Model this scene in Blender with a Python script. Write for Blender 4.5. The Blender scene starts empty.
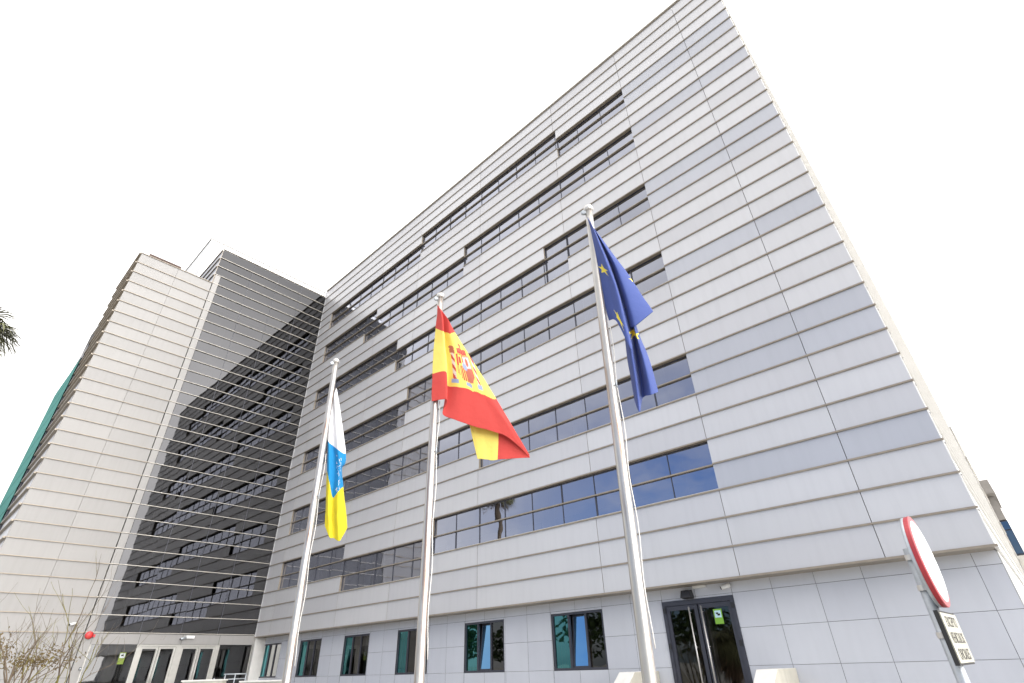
import bpy, bmesh, math, random
from mathutils import Vector, Matrix, noise
random.seed(7)
S = bpy.context.scene
COL = S.collection
R = math.radians
H = 0.8            # height of one cladding row
W = 35.46          # length of the main facade (x from 0 to W), facade plane y = 0
GZ = -3.5          # ground level; the cladding starts at z = 0

# ------------------------------------------------------------------ materials
MATS = {}
def new_mat(name):
    m = bpy.data.materials.new(name); m.use_nodes = True
    nt = m.node_tree; nt.nodes.clear()
    out = nt.nodes.new('ShaderNodeOutputMaterial')
    MATS[name] = m
    return m, nt, out
def pbr(name, col, rough=0.5, metal=0.0, spec=0.5, var=0.06, scale=3.0, streak=0.0, bump=0.0, bscale=40.0):
    m, nt, out = new_mat(name)
    b = nt.nodes.new('ShaderNodeBsdfPrincipled')
    b.inputs['Roughness'].default_value = rough
    b.inputs['Metallic'].default_value = metal
    b.inputs['Specular IOR Level'].default_value = spec
    nt.links.new(b.outputs[0], out.inputs[0])
    tc = nt.nodes.new('ShaderNodeTexCoord')
    n = nt.nodes.new('ShaderNodeTexNoise'); n.inputs['Scale'].default_value = scale; n.inputs['Detail'].default_value = 5
    nt.links.new(tc.outputs['Object'], n.inputs['Vector'])
    mr = nt.nodes.new('ShaderNodeMapRange')
    mr.inputs['From Min'].default_value = 0.3; mr.inputs['From Max'].default_value = 0.7
    mr.inputs['To Min'].default_value = 1 - var; mr.inputs['To Max'].default_value = 1 + var
    nt.links.new(n.outputs['Fac'], mr.inputs['Value'])
    fac = mr.outputs[0]
    if streak:
        mp = nt.nodes.new('ShaderNodeMapping'); mp.inputs['Scale'].default_value = (2.6, 2.6, 0.22)
        nt.links.new(tc.outputs['Object'], mp.inputs['Vector'])
        n2 = nt.nodes.new('ShaderNodeTexNoise'); n2.inputs['Scale'].default_value = 2.0; n2.inputs['Detail'].default_value = 6
        nt.links.new(mp.outputs[0], n2.inputs['Vector'])
        m2 = nt.nodes.new('ShaderNodeMapRange')
        m2.inputs['From Min'].default_value = 0.45; m2.inputs['From Max'].default_value = 0.75
        m2.inputs['To Min'].default_value = 1; m2.inputs['To Max'].default_value = 1 - streak
        nt.links.new(n2.outputs['Fac'], m2.inputs['Value'])
        mu = nt.nodes.new('ShaderNodeMath'); mu.operation = 'MULTIPLY'
        nt.links.new(fac, mu.inputs[0]); nt.links.new(m2.outputs[0], mu.inputs[1]); fac = mu.outputs[0]
    vm = nt.nodes.new('ShaderNodeVectorMath'); vm.operation = 'SCALE'
    vm.inputs[0].default_value = col[:3]
    nt.links.new(fac, vm.inputs['Scale'])
    nt.links.new(vm.outputs[0], b.inputs['Base Color'])
    if bump:
        n3 = nt.nodes.new('ShaderNodeTexNoise'); n3.inputs['Scale'].default_value = bscale; n3.inputs['Detail'].default_value = 4
        nt.links.new(tc.outputs['Object'], n3.inputs['Vector'])
        bp = nt.nodes.new('ShaderNodeBump'); bp.inputs['Strength'].default_value = bump; bp.inputs['Distance'].default_value = 0.02
        nt.links.new(n3.outputs['Fac'], bp.inputs['Height']); nt.links.new(bp.outputs[0], b.inputs['Normal'])
    return m
def glass(name, tint, refl=(1, 1, 1), base=0.2, gain=0.9, wobble=0.02):
    """see-through tinted pane with a strong reflective coating"""
    m, nt, out = new_mat(name)
    tr = nt.nodes.new('ShaderNodeBsdfTransparent'); tr.inputs[0].default_value = (*tint, 1)
    gl = nt.nodes.new('ShaderNodeBsdfGlossy'); gl.inputs['Color'].default_value = (*refl, 1); gl.inputs['Roughness'].default_value = 0.015
    lw = nt.nodes.new('ShaderNodeFresnel'); lw.inputs['IOR'].default_value = 1.5
    ma = nt.nodes.new('ShaderNodeMath'); ma.operation = 'MULTIPLY_ADD'; ma.use_clamp = True
    ma.inputs[1].default_value = gain; ma.inputs[2].default_value = base
    nt.links.new(lw.outputs[0], ma.inputs[0])
    mx = nt.nodes.new('ShaderNodeMixShader')
    nt.links.new(ma.outputs[0], mx.inputs[0]); nt.links.new(tr.outputs[0], mx.inputs[1]); nt.links.new(gl.outputs[0], mx.inputs[2])
    nt.links.new(mx.outputs[0], out.inputs[0])
    tc = nt.nodes.new('ShaderNodeTexCoord')
    n = nt.nodes.new('ShaderNodeTexNoise'); n.inputs['Scale'].default_value = 0.8; n.inputs['Detail'].default_value = 2
    nt.links.new(tc.outputs['Object'], n.inputs['Vector'])
    bp = nt.nodes.new('ShaderNodeBump'); bp.inputs['Strength'].default_value = wobble; bp.inputs['Distance'].default_value = 0.3
    nt.links.new(n.outputs['Fac'], bp.inputs['Height'])
    nt.links.new(bp.outputs[0], gl.inputs['Normal'])
    return m
def cloth(name, col):
    m, nt, out = new_mat(name)
    d = nt.nodes.new('ShaderNodeBsdfPrincipled'); d.inputs['Base Color'].default_value = (*col, 1)
    d.inputs['Roughness'].default_value = 0.75; d.inputs['Specular IOR Level'].default_value = 0.2
    d.inputs['Sheen Weight'].default_value = 0.15
    t = nt.nodes.new('ShaderNodeBsdfTranslucent'); t.inputs[0].default_value = (*col, 1)
    mx = nt.nodes.new('ShaderNodeMixShader'); mx.inputs[0].default_value = 0.3
    nt.links.new(d.outputs[0], mx.inputs[1]); nt.links.new(t.outputs[0], mx.inputs[2]); nt.links.new(mx.outputs[0], out.inputs[0])
    tc = nt.nodes.new('ShaderNodeTexCoord')
    n = nt.nodes.new('ShaderNodeTexNoise'); n.inputs['Scale'].default_value = 9; n.inputs['Detail'].default_value = 4
    nt.links.new(tc.outputs['Object'], n.inputs['Vector'])
    bp = nt.nodes.new('ShaderNodeBump'); bp.inputs['Strength'].default_value = 0.25; bp.inputs['Distance'].default_value = 0.03
    nt.links.new(n.outputs['Fac'], bp.inputs['Height']); nt.links.new(bp.outputs[0], d.inputs['Normal'])
    return m

PANEL = [pbr('aluminium panel a', (.575, .572, .58), .36, .25, .5, .02, .35, .045, .06, 1.1),
         pbr('aluminium panel b', (.60, .597, .605), .36, .25, .5, .02, .35, .045, .06, 1.1),
         pbr('aluminium panel c', (.55, .547, .56), .36, .25, .5, .02, .35, .045, .06, 1.1)]
GPANEL = [pbr('grey panel a', (.46, .47, .505), .36, .25, .5, .03, .35, .04),
          pbr('grey panel b', (.48, .49, .525), .36, .25, .5, .03, .35, .04)]
WPANEL = [pbr('wing panel a', (.25, .243, .235), .45, 0, .5, .03, .35, .06),
          pbr('wing panel b', (.265, .257, .248), .45, 0, .5, .03, .35, .06)]
FINM = pbr('wing louvre metal', (.46, .43, .38), .45, .2, .5, .1, 4)
TRIM = pbr('bronze trim', (.29, .25, .20), .45, .2, .5, .1, 4)
SILL = pbr('pale sill', (.60, .57, .52), .45, .1, .5, .06, 3)
RETURN = pbr('white return', (.72, .72, .71), .5, 0, .4, .03, 2)
DARK = pbr('dark backing', (.07, .068, .065), .8, 0, .3, .1, 2)
TILE = [pbr('porcelain tile a', (.53, .545, .59), .38, 0, .5, .03, .8, .03),
        pbr('porcelain tile b', (.55, .565, .605), .38, 0, .5, .03, .8, .03)]
FRAME = pbr('anthracite frame', (.045, .047, .062), .4, .1, .5, .08, 6)
LFRAME = pbr('aluminium frame', (.42, .41, .38), .4, .3, .5, .06, 5)
INTER = pbr('interior plaster', (.30, .29, .27), .8, 0, .2, .08, .6)
CEIL = pbr('interior ceiling', (.5, .49, .46), .8, 0, .2, .05, .8)
BLIND = pbr('white blind', (.72, .74, .78), .7, 0, .2, .05, 2)
TBLIND = pbr('teal blind', (.08, .42, .46), .6, 0, .3, .1, 3)
GLASS = glass('office glass', (.30, .31, .34), (.82, .86, 1.0), .34, 1.0)
CGLASS = glass('curtain wall glass', (.055, .055, .053), (.85, .85, .88), .022, .7, .006)
DGLASS = glass('entrance glass', (.20, .20, .19), (.8, .8, .8), .05, .7, .012)
TGLASS = glass('tinted sash glass', (.12, .30, .36), (.30, .62, .95), .45, 1.0)
WHITE = pbr('white render', (.80, .80, .79), .7, 0, .3, .03, .6, .05)
STEEL = pbr('brushed steel', (.62, .60, .57), .34, .6, .5, .08, 7, .12)
RUST = pbr('rust', (.20, .085, .04), .8, .1, .3, .3, 12)
ROPE = pbr('rope', (.72, .70, .66), .9, 0, .2, .1, 30)
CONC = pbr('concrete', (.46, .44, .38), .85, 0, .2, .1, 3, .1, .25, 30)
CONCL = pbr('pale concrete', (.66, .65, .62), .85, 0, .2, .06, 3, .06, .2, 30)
PAVE = pbr('paving', (.38, .37, .35), .85, 0, .2, .1, .7, 0, .2, 8)
BLACK = pbr('black plastic', (.02, .02, .022), .45, 0, .5, .1, 8)
WPLAS = pbr('white plastic', (.75, .75, .73), .4, 0, .5, .04, 8)
RED = pbr('red plastic', (.52, .03, .035), .35, 0, .5, .06, 8)
SRED = pbr('sign red', (.36, .03, .04), .4, 0, .5, .1, 8)
SWHITE = pbr('sign white', (.78, .78, .78), .4, 0, .5, .04, 6)
CREAM = pbr('cream plate', (.40, .39, .32), .45, 0, .5, .04, 6)
INK = pbr('ink', (.03, .03, .03), .6, 0, .3, .1, 6)
GALV = pbr('galvanised steel', (.42, .45, .48), .45, .4, .5, .12, 14)
LIME = pbr('lime sticker', (.20, .42, .05), .5, 0, .4, .04, 6)
SIDELIP = pbr('side lip', (.58, .57, .55), .5, .1, .5, .05, 3)
FADED = pbr('faded ink', (.075, .07, .065), .7, 0, .3, .2, 20)
COPE = pbr('zinc coping', (.24, .235, .225), .5, .1, .5, .05, 3)
LIMED = pbr('dimmed lime sticker', (.16, .22, .03), .6, 0, .4, .06, 6)  # darker lime: the dimming by the entrance glass is put into the colour
SKYBLUE = pbr('pale blue sticker', (.50, .72, .80), .5, 0, .4, .04, 6)
STONE = pbr('cream stone', (.56, .54, .50), .8, 0, .3, .08, 2, .12, .2, 12)
LEAD = pbr('grey canopy', (.25, .235, .22), .6, .1, .4, .08, 3)
TEALP = glass('teal sash glass', (.09, .24, .26), (.15, .42, .45), .36, 1.0)
TEAL = glass('teal glass', (.03, .16, .15), (.085, .21, .195), .30, 1.0)
BLUEG = glass('blue glass', (.05, .12, .2), (.30, .37, .43), .4, .8)
BARK = pbr('bark', (.13, .10, .07), .9, 0, .2, .25, 14, 0, .5, 50)
LICHEN = pbr('lichen bark', (.17, .15, .045), .9, 0, .2, .3, 14, 0, .5, 50)
DEADL = pbr('dead leaves', (.15, .11, .05), .9, 0, .2, .35, 9)
PALM = pbr('palm leaf', (.15, .155, .07), .5, 0, .4, .3, 3)
PALMD = pbr('dry palm leaf', (.22, .15, .10), .8, 0, .2, .3, 3)
LEAF = pbr('tree leaf', (.06, .10, .035), .6, 0, .3, .35, 2)
BROWNB = pbr('brown louvre', (.16, .115, .10), .6, 0, .4, .1, 5)
F_RED = cloth('flag red', (.60, .075, .065)); F_YEL = cloth('flag yellow', (.84, .70, .17))
F_PINK = cloth('emblem pink', (.72, .60, .58)); F_MAR = cloth('emblem dark red', (.50, .15, .10))
F_BLU = cloth('emblem blue', (.34, .40, .58)); F_WHI = cloth('flag white', (.78, .78, .80))
F_CYA = cloth('flag azure', (.015, .26, .56)); F_CYEL = cloth('flag lemon', (.72, .62, .03))
F_EU = cloth('flag dark blue', (.08, .12, .36)); F_GOLD = cloth('flag gold', (.88, .74, .10))

# ------------------------------------------------------------------ object helpers
class MB:
    """collects geometry for one mesh object"""
    def __init__(s): s.v = []; s.f = []; s.m = []; s.mats = []; s.smooth = False
    def mi(s, mat):
        if mat not in s.mats: s.mats.append(mat)
        return s.mats.index(mat)
    def box(s, x0, x1, y0, y1, z0, z1, mat, front=None, fmat=None):
        b = len(s.v)
        for z in (z0, z1):
            for (x, y) in ((x0, y0), (x1, y0), (x1, y1), (x0, y1)): s.v.append((x, y, z))
        F = {'-z': (0, 3, 2, 1), '+z': (4, 5, 6, 7), '-y': (0, 1, 5, 4), '+x': (1, 2, 6, 5), '+y': (2, 3, 7, 6), '-x': (3, 0, 4, 7)}
        for k, q in F.items():
            s.f.append(tuple(b + i for i in q)); s.m.append(s.mi(fmat if (front and k in front) else mat))
    def prism(s, pts, z0, z1, mat):
        n = len(pts); b = len(s.v)
        for z in (z0, z1):
            for p in pts: s.v.append((p[0], p[1], z))
        s.f.append(tuple(b + i for i in reversed(range(n)))); s.m.append(s.mi(mat))
        s.f.append(tuple(b + n + i for i in range(n))); s.m.append(s.mi(mat))
        for i in range(n):
            j = (i + 1) % n
            s.f.append((b + i, b + j, b + n + j, b + n + i)); s.m.append(s.mi(mat))
    def hexa(s, p, mat):
        b = len(s.v); s.v += [tuple(q) for q in p]
        for q in ((0, 3, 2, 1), (4, 5, 6, 7), (0, 1, 5, 4), (1, 2, 6, 5), (2, 3, 7, 6), (3, 0, 4, 7)):
            s.f.append(tuple(b + i for i in q)); s.m.append(s.mi(mat))
    def tube(s, pts, rad, mat, n=8, cap=True):
        pts = [Vector(p) for p in pts]
        if not isinstance(rad, (list, tuple)): rad = [rad] * len(pts)
        b = len(s.v); t0 = (pts[1] - pts[0]).normalized()
        u = t0.cross(Vector((0.31, 0.87, 0.11)));
        if u.length < 1e-4: u = t0.orthogonal()
        u.normalize()
        for i, p in enumerate(pts):
            t = (pts[min(i + 1, len(pts) - 1)] - pts[max(i - 1, 0)]).normalized()
            u = (u - t * u.dot(t)).normalized(); w = t.cross(u)
            for k in range(n):
                a = 2 * math.pi * k / n
                s.v.append(tuple(p + (u * math.cos(a) + w * math.sin(a)) * rad[i]))
        mi = s.mi(mat)
        for i in range(len(pts) - 1):
            for k in range(n):
                a = b + i * n + k; c = b + i * n + (k + 1) % n
                s.f.append((a, c, c + n, a + n)); s.m.append(mi)
        if cap:
            s.f.append(tuple(b + k for k in reversed(range(n)))); s.m.append(mi)
            e = b + (len(pts) - 1) * n
            s.f.append(tuple(e + k for k in range(n))); s.m.append(mi)
    def face(s, pts, mat):
        b = len(s.v); s.v += [tuple(p) for p in pts]; s.f.append(tuple(range(b, b + len(pts)))); s.m.append(s.mi(mat))
    def build(s, name, parent=None, smooth=False, bevel=0.0):
        me = bpy.data.meshes.new(name); me.from_pydata(s.v, [], s.f)
        for mt in s.mats: me.materials.append(mt)
        me.polygons.foreach_set('material_index', s.m)
        if smooth: me.polygons.foreach_set('use_smooth', [True] * len(me.polygons))
        me.update()
        o = bpy.data.objects.new(name, me); COL.objects.link(o)
        if bevel:
            bv = o.modifiers.new('edge', 'BEVEL'); bv.width = bevel; bv.segments = 2; bv.limit_method = 'ANGLE'
        if parent is not None:
            o.parent = parent; o.matrix_parent_inverse = Matrix.Translation(-parent_loc(parent))
        return o
def parent_loc(p):
    # parts are placed in world coordinates, so only a thing's own Empty is offset
    return p.location.copy() if p.parent is None else Vector((0, 0, 0))
def tag(o, label, cat, group=None, kind=None):
    o['label'] = label; o['category'] = cat
    if group: o['group'] = group
    if kind: o['kind'] = kind
    return o
def thing(name, loc, label, cat, group=None):
    e = bpy.data.objects.new(name, None); COL.objects.link(e); e.location = loc; e.empty_display_size = .2
    return tag(e, label, cat, group)
def lathe(mb, c, prof, mat, n=16):
    """prof: list of (radius, z) above c"""
    b = len(mb.v); mi = mb.mi(mat)
    for r, z in prof:
        for k in range(n):
            a = 2 * math.pi * k / n; mb.v.append((c[0] + r * math.cos(a), c[1] + r * math.sin(a), c[2] + z))
    for i in range(len(prof) - 1):
        for k in range(n):
            a = b + i * n + k; d = b + i * n + (k + 1) % n
            mb.f.append((a, d, d + n, a + n)); mb.m.append(mi)
    mb.f.append(tuple(b + k for k in reversed(range(n)))); mb.m.append(mi)
    e = b + (len(prof) - 1) * n
    mb.f.append(tuple(e + k for k in range(n))); mb.m.append(mi)
def text_mesh(name, body, size, mat, mtx, parent=None, extrude=.004, sx=1.0, bold=0.0):
    cu = bpy.data.curves.new(name, 'FONT'); cu.body = body; cu.size = size; cu.align_x = 'CENTER'; cu.align_y = 'CENTER'
    cu.extrude = extrude; cu.offset = bold
    t = bpy.data.objects.new(name + '_curve', cu); COL.objects.link(t)
    bpy.context.view_layer.update()
    me = bpy.data.meshes.new_from_object(t.evaluated_get(bpy.context.evaluated_depsgraph_get()))
    bpy.data.objects.remove(t)
    me.transform(mtx @ Matrix.Diagonal((sx, 1, 1, 1))); me.materials.clear(); me.materials.append(mat)
    o = bpy.data.objects.new(name, me); COL.objects.link(o)
    if parent is not None: o.parent = parent; o.matrix_parent_inverse = Matrix.Translation(-parent_loc(parent))
    return o

# ------------------------------------------------------------------ ground
g = MB(); g.face([(-600, -600, GZ), (600, -600, GZ), (600, 600, GZ), (-600, 600, GZ)], PAVE)
o = g.build('ground'); o['kind'] = 'structure'
g = MB(); g.box(-2, 50, -13, 0.6, GZ + .004, GZ + .12, PAVE)
o = g.build('pavement'); o['kind'] = 'structure'

# ------------------------------------------------------------------ the office building
B = thing('office_building', (0, 0, GZ), 'large grey office building clad in horizontal metal panels with staggered window strips', 'building')

WINS = {  # floor -> rectangles (x0, x1, first row, last row + 1)
    0: [(1.75, 8.9, 3, 5), (8.9, 16.4, 2, 4), (16.4, 29.9, 3, 5)],
    1: [(1.75, 7.45, 7, 9), (7.45, 19.45, 8, 10), (19.45, 29.9, 7, 9)],
    2: [(1.75, 13.4, 12, 14), (13.4, 29.9, 13, 15)],
    3: [(1.75, 11.85, 18, 20), (11.85, 24.05, 17, 19), (24.05, 25.45, 17, 20), (25.45, 29.9, 18, 20)],
    4: [(1.75, 7.5, 23, 25), (7.5, 8.85, 22, 25), (8.85, 18.0, 22, 24), (18.0, 29.9, 23, 25)],
    5: [(1.75, 13.5, 27, 29), (13.5, 25.55, 28, 30), (25.55, 29.9, 27, 29)]}
SEAMS = [0, 1.75, 8.9, 13.4, 19.4, 25.4, 29.9, 33.42, W]
GREY = {3, 7, 8, 13, 18, 19, 24, 27, 28}
RP = .15            # panel build-up depth = window reveal
NR = 33
clad, gbands = MB(), {}
for k in range(NR):
    blk = sorted((a, b) for fl in WINS.values() for (a, b, r0, r1) in fl if r0 <= k < r1)
    spans, x = [], 0.0
    for a, b in blk:
        if a > x + .01: spans.append((x, a))
        x = max(x, b)
    if x < W - .01: spans.append((x, W))
    for a, b in spans:
        cuts = [a] + [q for q in SEAMS if a + .2 < q < b - .2] + [b]
        for i in range(len(cuts) - 1):
            p, q = cuts[i], cuts[i + 1]
            grey = k in GREY and p > 29.5
            mb = gbands.setdefault(k if k - 1 not in gbands else k - 1, MB()) if grey else clad
            mt = random.choice(GPANEL if grey else PANEL)
            mb.box(p + (.008 if i else 0), q - (.008 if i < len(cuts) - 2 else 0), 0.0, RP, k * H + .012, (k + 1) * H - .012, TRIM, ('-y',), mt)
clad.build('cladding', B)
for gb in gbands.values(): gb.build('grey_cladding', B)
# projecting lips between the rows, carried across the windows as transoms
fin = MB()
for k in range(1, NR + 1):
    z = k * H
    blk = sorted((a, b) for fl in WINS.values() for (a, b, r0, r1) in fl if r0 < k < r1)
    x = 0.0
    for a, b in blk + [(W + .05, W + .05)]:
        if a > x + .01: fin.box(x, a, -.045, .02, z - .026, z + .018, TRIM)
        x = max(x, b)
fin.box(0, W + .06, -.055, .02, -.034, .016, TRIM)
fin.box(0, W + .07, -.09, .03, NR * H + .03, NR * H + .10, SILL)
fin.build('cladding_fin', B)
# corner returns, bright light they catch put into their white; then the side wall
ret = MB()
for k in range(NR):
    ret.box(W, W + .02, 0.003, RP + .1, k * H + .03, (k + 1) * H - .035, RETURN)
ret.build('corner_return', B)
sw = MB()
for k in range(NR):
    for a, b in ((.36, 6), (6, 14), (14, 22), (22, 30), (30, 38), (38, 45)):
        sw.box(W - .24, W - .01, a + .02, b - .02, k * H + .012, (k + 1) * H - .012, RETURN)
for k in range(0, NR + 1):
    sw.box(W - .05, W + .05, .36, 45, k * H - .03, k * H + .022, SIDELIP)
sw.build('side_cladding', B)
core = MB()
core.box(0, W - .3, 6, 45, 0, NR * H - .2, DARK)
core.box(.02, W - .26, .3, 44.9, NR * H - .19, NR * H - .05, LEAD)
core.build('roof', B)

# interiors: slabs, back wall and columns seen through the glass
it = MB()
for z in (.35, 4.35, 8.35, 12.35, 16.35, 20.35, 24.6):
    it.box(.05, W - .3, .32, 5.9, z, z + .3, INTER, ('-z',), CEIL)
it.box(.05, W - .3, 5.7, 5.95, GZ, NR * H - .3, INTER)
for x in (4.0, 10.0, 16.0, 22.0, 28.0):
    it.box(x - .2, x + .2, 1.4, 1.8, GZ, 24.5, CEIL)
it.box(.005, .04, .3, 5.9, .1, NR * H - .3, INTER); it.box(W - .3, W - .26, .3, 5.9, .1, NR * H - .3, INTER)
it.build('interior', B)

# window strips
for fl, rects in WINS.items():
    for ri, (a, b, r0, r1) in enumerate(rects):
        z0, z1 = r0 * H, r1 * H
        merged_l = ri > 0 and abs(rects[ri - 1][1] - a) < .02
        fr = MB()
        fr.box(a, b, .105, .18, z0 + .036, z0 + .07, FRAME); fr.box(a, b, .105, .18, z1 - .065, z1 - .035, FRAME)
        for r in range(r0 + 1, r1):
            fr.box(a, b, .05, .18, r * H - .024, r * H + .018, TRIM)
        k = math.floor((a - 29.9) / 1.5) * 1.5 + 29.9
        ms = []
        while k <= b + .01:
            if k > a - .02: ms.append(min(max(k, a + .025), b - .025))
            k += 1.5
        ms = sorted(set([a + .025] + ms + [b - .025]))
        for i, x in enumerate(ms):
            for r in range(r0, r1):
                thick = .026 if random.random() < .25 else .011
                fr.box(x - thick, x + thick, .11, .18, r * H + .07 if r == r0 else r * H + .02, (r + 1) * H - (.065 if r == r1 - 1 else .024), FRAME)
        w = fr.build('window', B)
        gl = MB()
        for i in range(len(ms) - 1):
            for r in range(r0, r1):
                # every pane sits a hair differently in its frame
                t = random.uniform(-.0035, .0035); s2 = random.uniform(-.0035, .0035)
                x0, x1 = ms[i] + .005, ms[i + 1] - .005; zz0, zz1 = r * H + .02, (r + 1) * H - .02
                gl.face([(x0, .135 + t, zz0), (x1, .135 - t, zz0), (x1, .135 - t + s2, zz1), (x0, .135 + t + s2, zz1)], GLASS)
        gl.build('glass', w)
        sl = MB(); sl.box(a, b, -.03, .11, z0 + .012, z0 + .035, SILL); sl.build('sill', w)
        so = MB(); so.box(a, b, .003, .11, z1 - .034, z1 - .014, TRIM); so.build('soffit', w)
        
        for i in range(len(ms) - 1):
            q = random.random()
            if q < .38 and ms[i + 1] - ms[i] > .5:
                wd = random.choice([.35, .45, .6]); x0 = ms[i] + random.uniform(.05, ms[i + 1] - ms[i] - wd - .02) if ms[i + 1] - ms[i] > wd + .1 else ms[i] + .05
                bl = MB()
                for kx in range(int(wd / .09)):
                    bl.box(x0 + kx * .09, x0 + kx * .09 + .08, .27 + .01 * (kx % 2), .285 + .01 * (kx % 2), z0 - .5, z1 - .1, BLIND)
                bl.build('blind', w)

# ground storey: recessed tiled wall
GY = .60
tile = MB()
holes = [(cx - 1.11, cx + 1.11, -2.09, -.38) for cx in (1.23, 5.72, 10.18, 14.66, 19.17, 23.73)] + [(27.08, 29.34, GZ, -.37)]
zl = [GZ, -2.96, -2.08, -1.19, -.31, 0.0]
xl = [.0] + [29.34 + 1.125 * k for k in range(-25, 6) if 0.3 < 29.34 + 1.125 * k < W - .2] + [W - .03]
for i in range(len(xl) - 1):
    for j in range(len(zl) - 1):
        rects = [(xl[i], xl[i + 1], zl[j], zl[j + 1])]
        for (a, b, c, d) in holes:
            nr = []
            for (p, q, r, s) in rects:
                if q <= a or p >= b or s <= c or r >= d: nr.append((p, q, r, s)); continue
                if p < a: nr.append((p, a, r, s))
                if q > b: nr.append((b, q, r, s))
                p2, q2 = max(p, a), min(q, b)
                if r < c: nr.append((p2, q2, r, c))
                if s > d: nr.append((p2, q2, d, s))
            rects = nr
        for (p, q, r, s) in rects:
            if q - p < .02 or s - r < .02: continue
            tile.box(p + .004, q - .004, GY, GY + .2, r + .004, s - .004, DARK, ('-y',), random.choice(TILE))
tile.build('tiled_wall', B)
sof = MB(); sof.box(0, W - .02, .03, GY + .2, -.03, .011, TRIM); sof.build('soffit', B)
gs = MB(); gs.box(W - .03, W - .008, GY + .02, 45, GZ, -.05, RETURN); gs.build('side_base', B)

# ground-floor windows: three lights each, teal tinted left light, tilted sash in some
GW = [(1.23, 0), (5.72, 0), (10.18, 0), (14.66, 0), (19.17, 1), (23.73, 1)]
for cx, tilt in GW:
    x0, x1, z0, z1 = cx - 1.11, cx + 1.11, -2.09, -.38
    m1, m2 = x0 + .75, x0 + 1.48
    f = MB(); t = .07
    f.box(x0, x1, GY + .02, GY + .12, z0, z0 + t, FRAME); f.box(x0, x1, GY + .02, GY + .12, z1 - t, z1, FRAME)
    for a in (x0, x1 - t): f.box(a, a + t, GY + .022, GY + .118, z0 + t, z1 - t, FRAME)
    for a in (m1, m2): f.box(a - .035, a + .035, GY + .024, GY + .116, z0 + t, z1 - t, FRAME)
    w = f.build('window', B)
    p = MB(); p.face([(x0 + t, GY + .07, z0 + t), (m1 - .03, GY + .07, z0 + t), (m1 - .03, GY + .07, z1 - t), (x0 + t, GY + .07, z1 - t)], TEALP)
    p.build('pane', w); p = MB()
    p.face([(m2 + .03, GY + .07, z0 + t), (x1 - t, GY + .07, z0 + t), (x1 - t, GY + .07, z1 - t), (m2 + .03, GY + .07, z1 - t)], DGLASS)
    if not tilt:
        p.build('pane', w); p = MB()
        p.face([(m1 + .03, GY + .072, z0 + t), (m2 - .03, GY + .072, z0 + t), (m2 - .03, GY + .072, z1 - t), (m1 + .03, GY + .072, z1 - t)], DGLASS)
    p.build('pane', w)
    if tilt:   # sash hinged at the sill, leaning into the room
        s = MB(); hh = z1 - z0 - 2 * t; an = R(5.5)
        def P(u, v): return (u, GY + .10 + math.sin(an) * v, z0 + t + math.cos(an) * v)
        a, b = m1 + .04, m2 - .04
        s.face([P(a, 0), P(b, 0), P(b, hh), P(a, hh)], TGLASS)
        sash = s.build('pane', w)
        s = MB()
        for (u0, u1, v0, v1) in ((a, b, 0, .05), (a, b, hh - .05, hh), (a, a + .05, .05, hh - .05), (b - .05, b, .05, hh - .05)):
            q = [P(u0, v0), P(u1, v0), P(u1, v1), P(u0, v1)]
            s.hexa([(x, y - .03, z) for x, y, z in q] + [(x, y + .02, z) for x, y, z in q], FRAME)
        s.build('sash', w)
    c = MB()
    for kx in range(5): c.box(x0 + .1 + kx * .09, x0 + .17 + kx * .09, GY + .25 + .012 * (kx % 2), GY + .265 + .012 * (kx % 2), z0, z1, TBLIND)
    c.build('blind', w)
gi = MB()
gi.box(.1, W - .4, GY + 3.5, GY + 3.6, GZ, 0, INTER); gi.box(.1, W - .4, GY + .3, GY + 3.5, -.1, -.04, CEIL); gi.box(.1, W - .4, GY + .3, GY + 3.5, GZ, GZ + .05, INTER)
for x in (3.4, 7.9, 12.4, 16.9, 21.5, 26, 30.5): gi.box(x - .06, x + .06, GY + .3, GY + 3.5, GZ + .05, -.1, INTER)
gi.build('ground_interior', B)

# side door: two glazed leaves in a dark frame with long bar handles
D = MB(); x0, x1, z1 = 27.08, 29.34, -.37; zb = GZ + .12
D.box(x0, x1, GY - .03, GY + .12, z1 - .13, z1, FRAME)
for a, b in ((x0, x0 + .1), (x1 - .1, x1)): D.box(a, b, GY - .03, GY + .12, zb, z1 - .13, FRAME)
dr = D.build('door', B)
for a, b, hx in ((x0 + .1, 28.2, 27.98), (28.24, x1 - .1, 28.36)):
    L = MB()
    L.box(a, a + .11, GY, GY + .08, zb, z1 - .14, FRAME); L.box(b - .11, b, GY, GY + .08, zb, z1 - .14, FRAME)
    L.box(a + .11, b - .11, GY, GY + .08, z1 - .26, z1 - .14, FRAME); L.box(a + .11, b - .11, GY, GY + .08, zb, zb + .25, FRAME)
    L.face([(a + .11, GY + .04, zb + .25), (b - .11, GY + .04, zb + .25), (b - .11, GY + .04, z1 - .26), (a + .11, GY + .04, z1 - .26)], DGLASS)
    L.build('leaf', dr)
    hd = MB(); hd.tube([(hx, GY - .11, zb + .35), (hx, GY - .11, z1 - .2)], .022, STEEL, 10)
    for z in (zb + .5, -1.6, z1 - .35): hd.tube([(hx, GY - .11, z), (hx, GY + .01, z)], .012, STEEL, 6)
    hd.build('handle', dr, True)
hg = MB()
for a in (x0 + .02, x1 - .1):
    for z in (-.62, -1.55): hg.box(a, a + .08, GY - .055, GY - .028, z - .07, z + .07, BLACK)
hg.build('hinge', dr)

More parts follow.
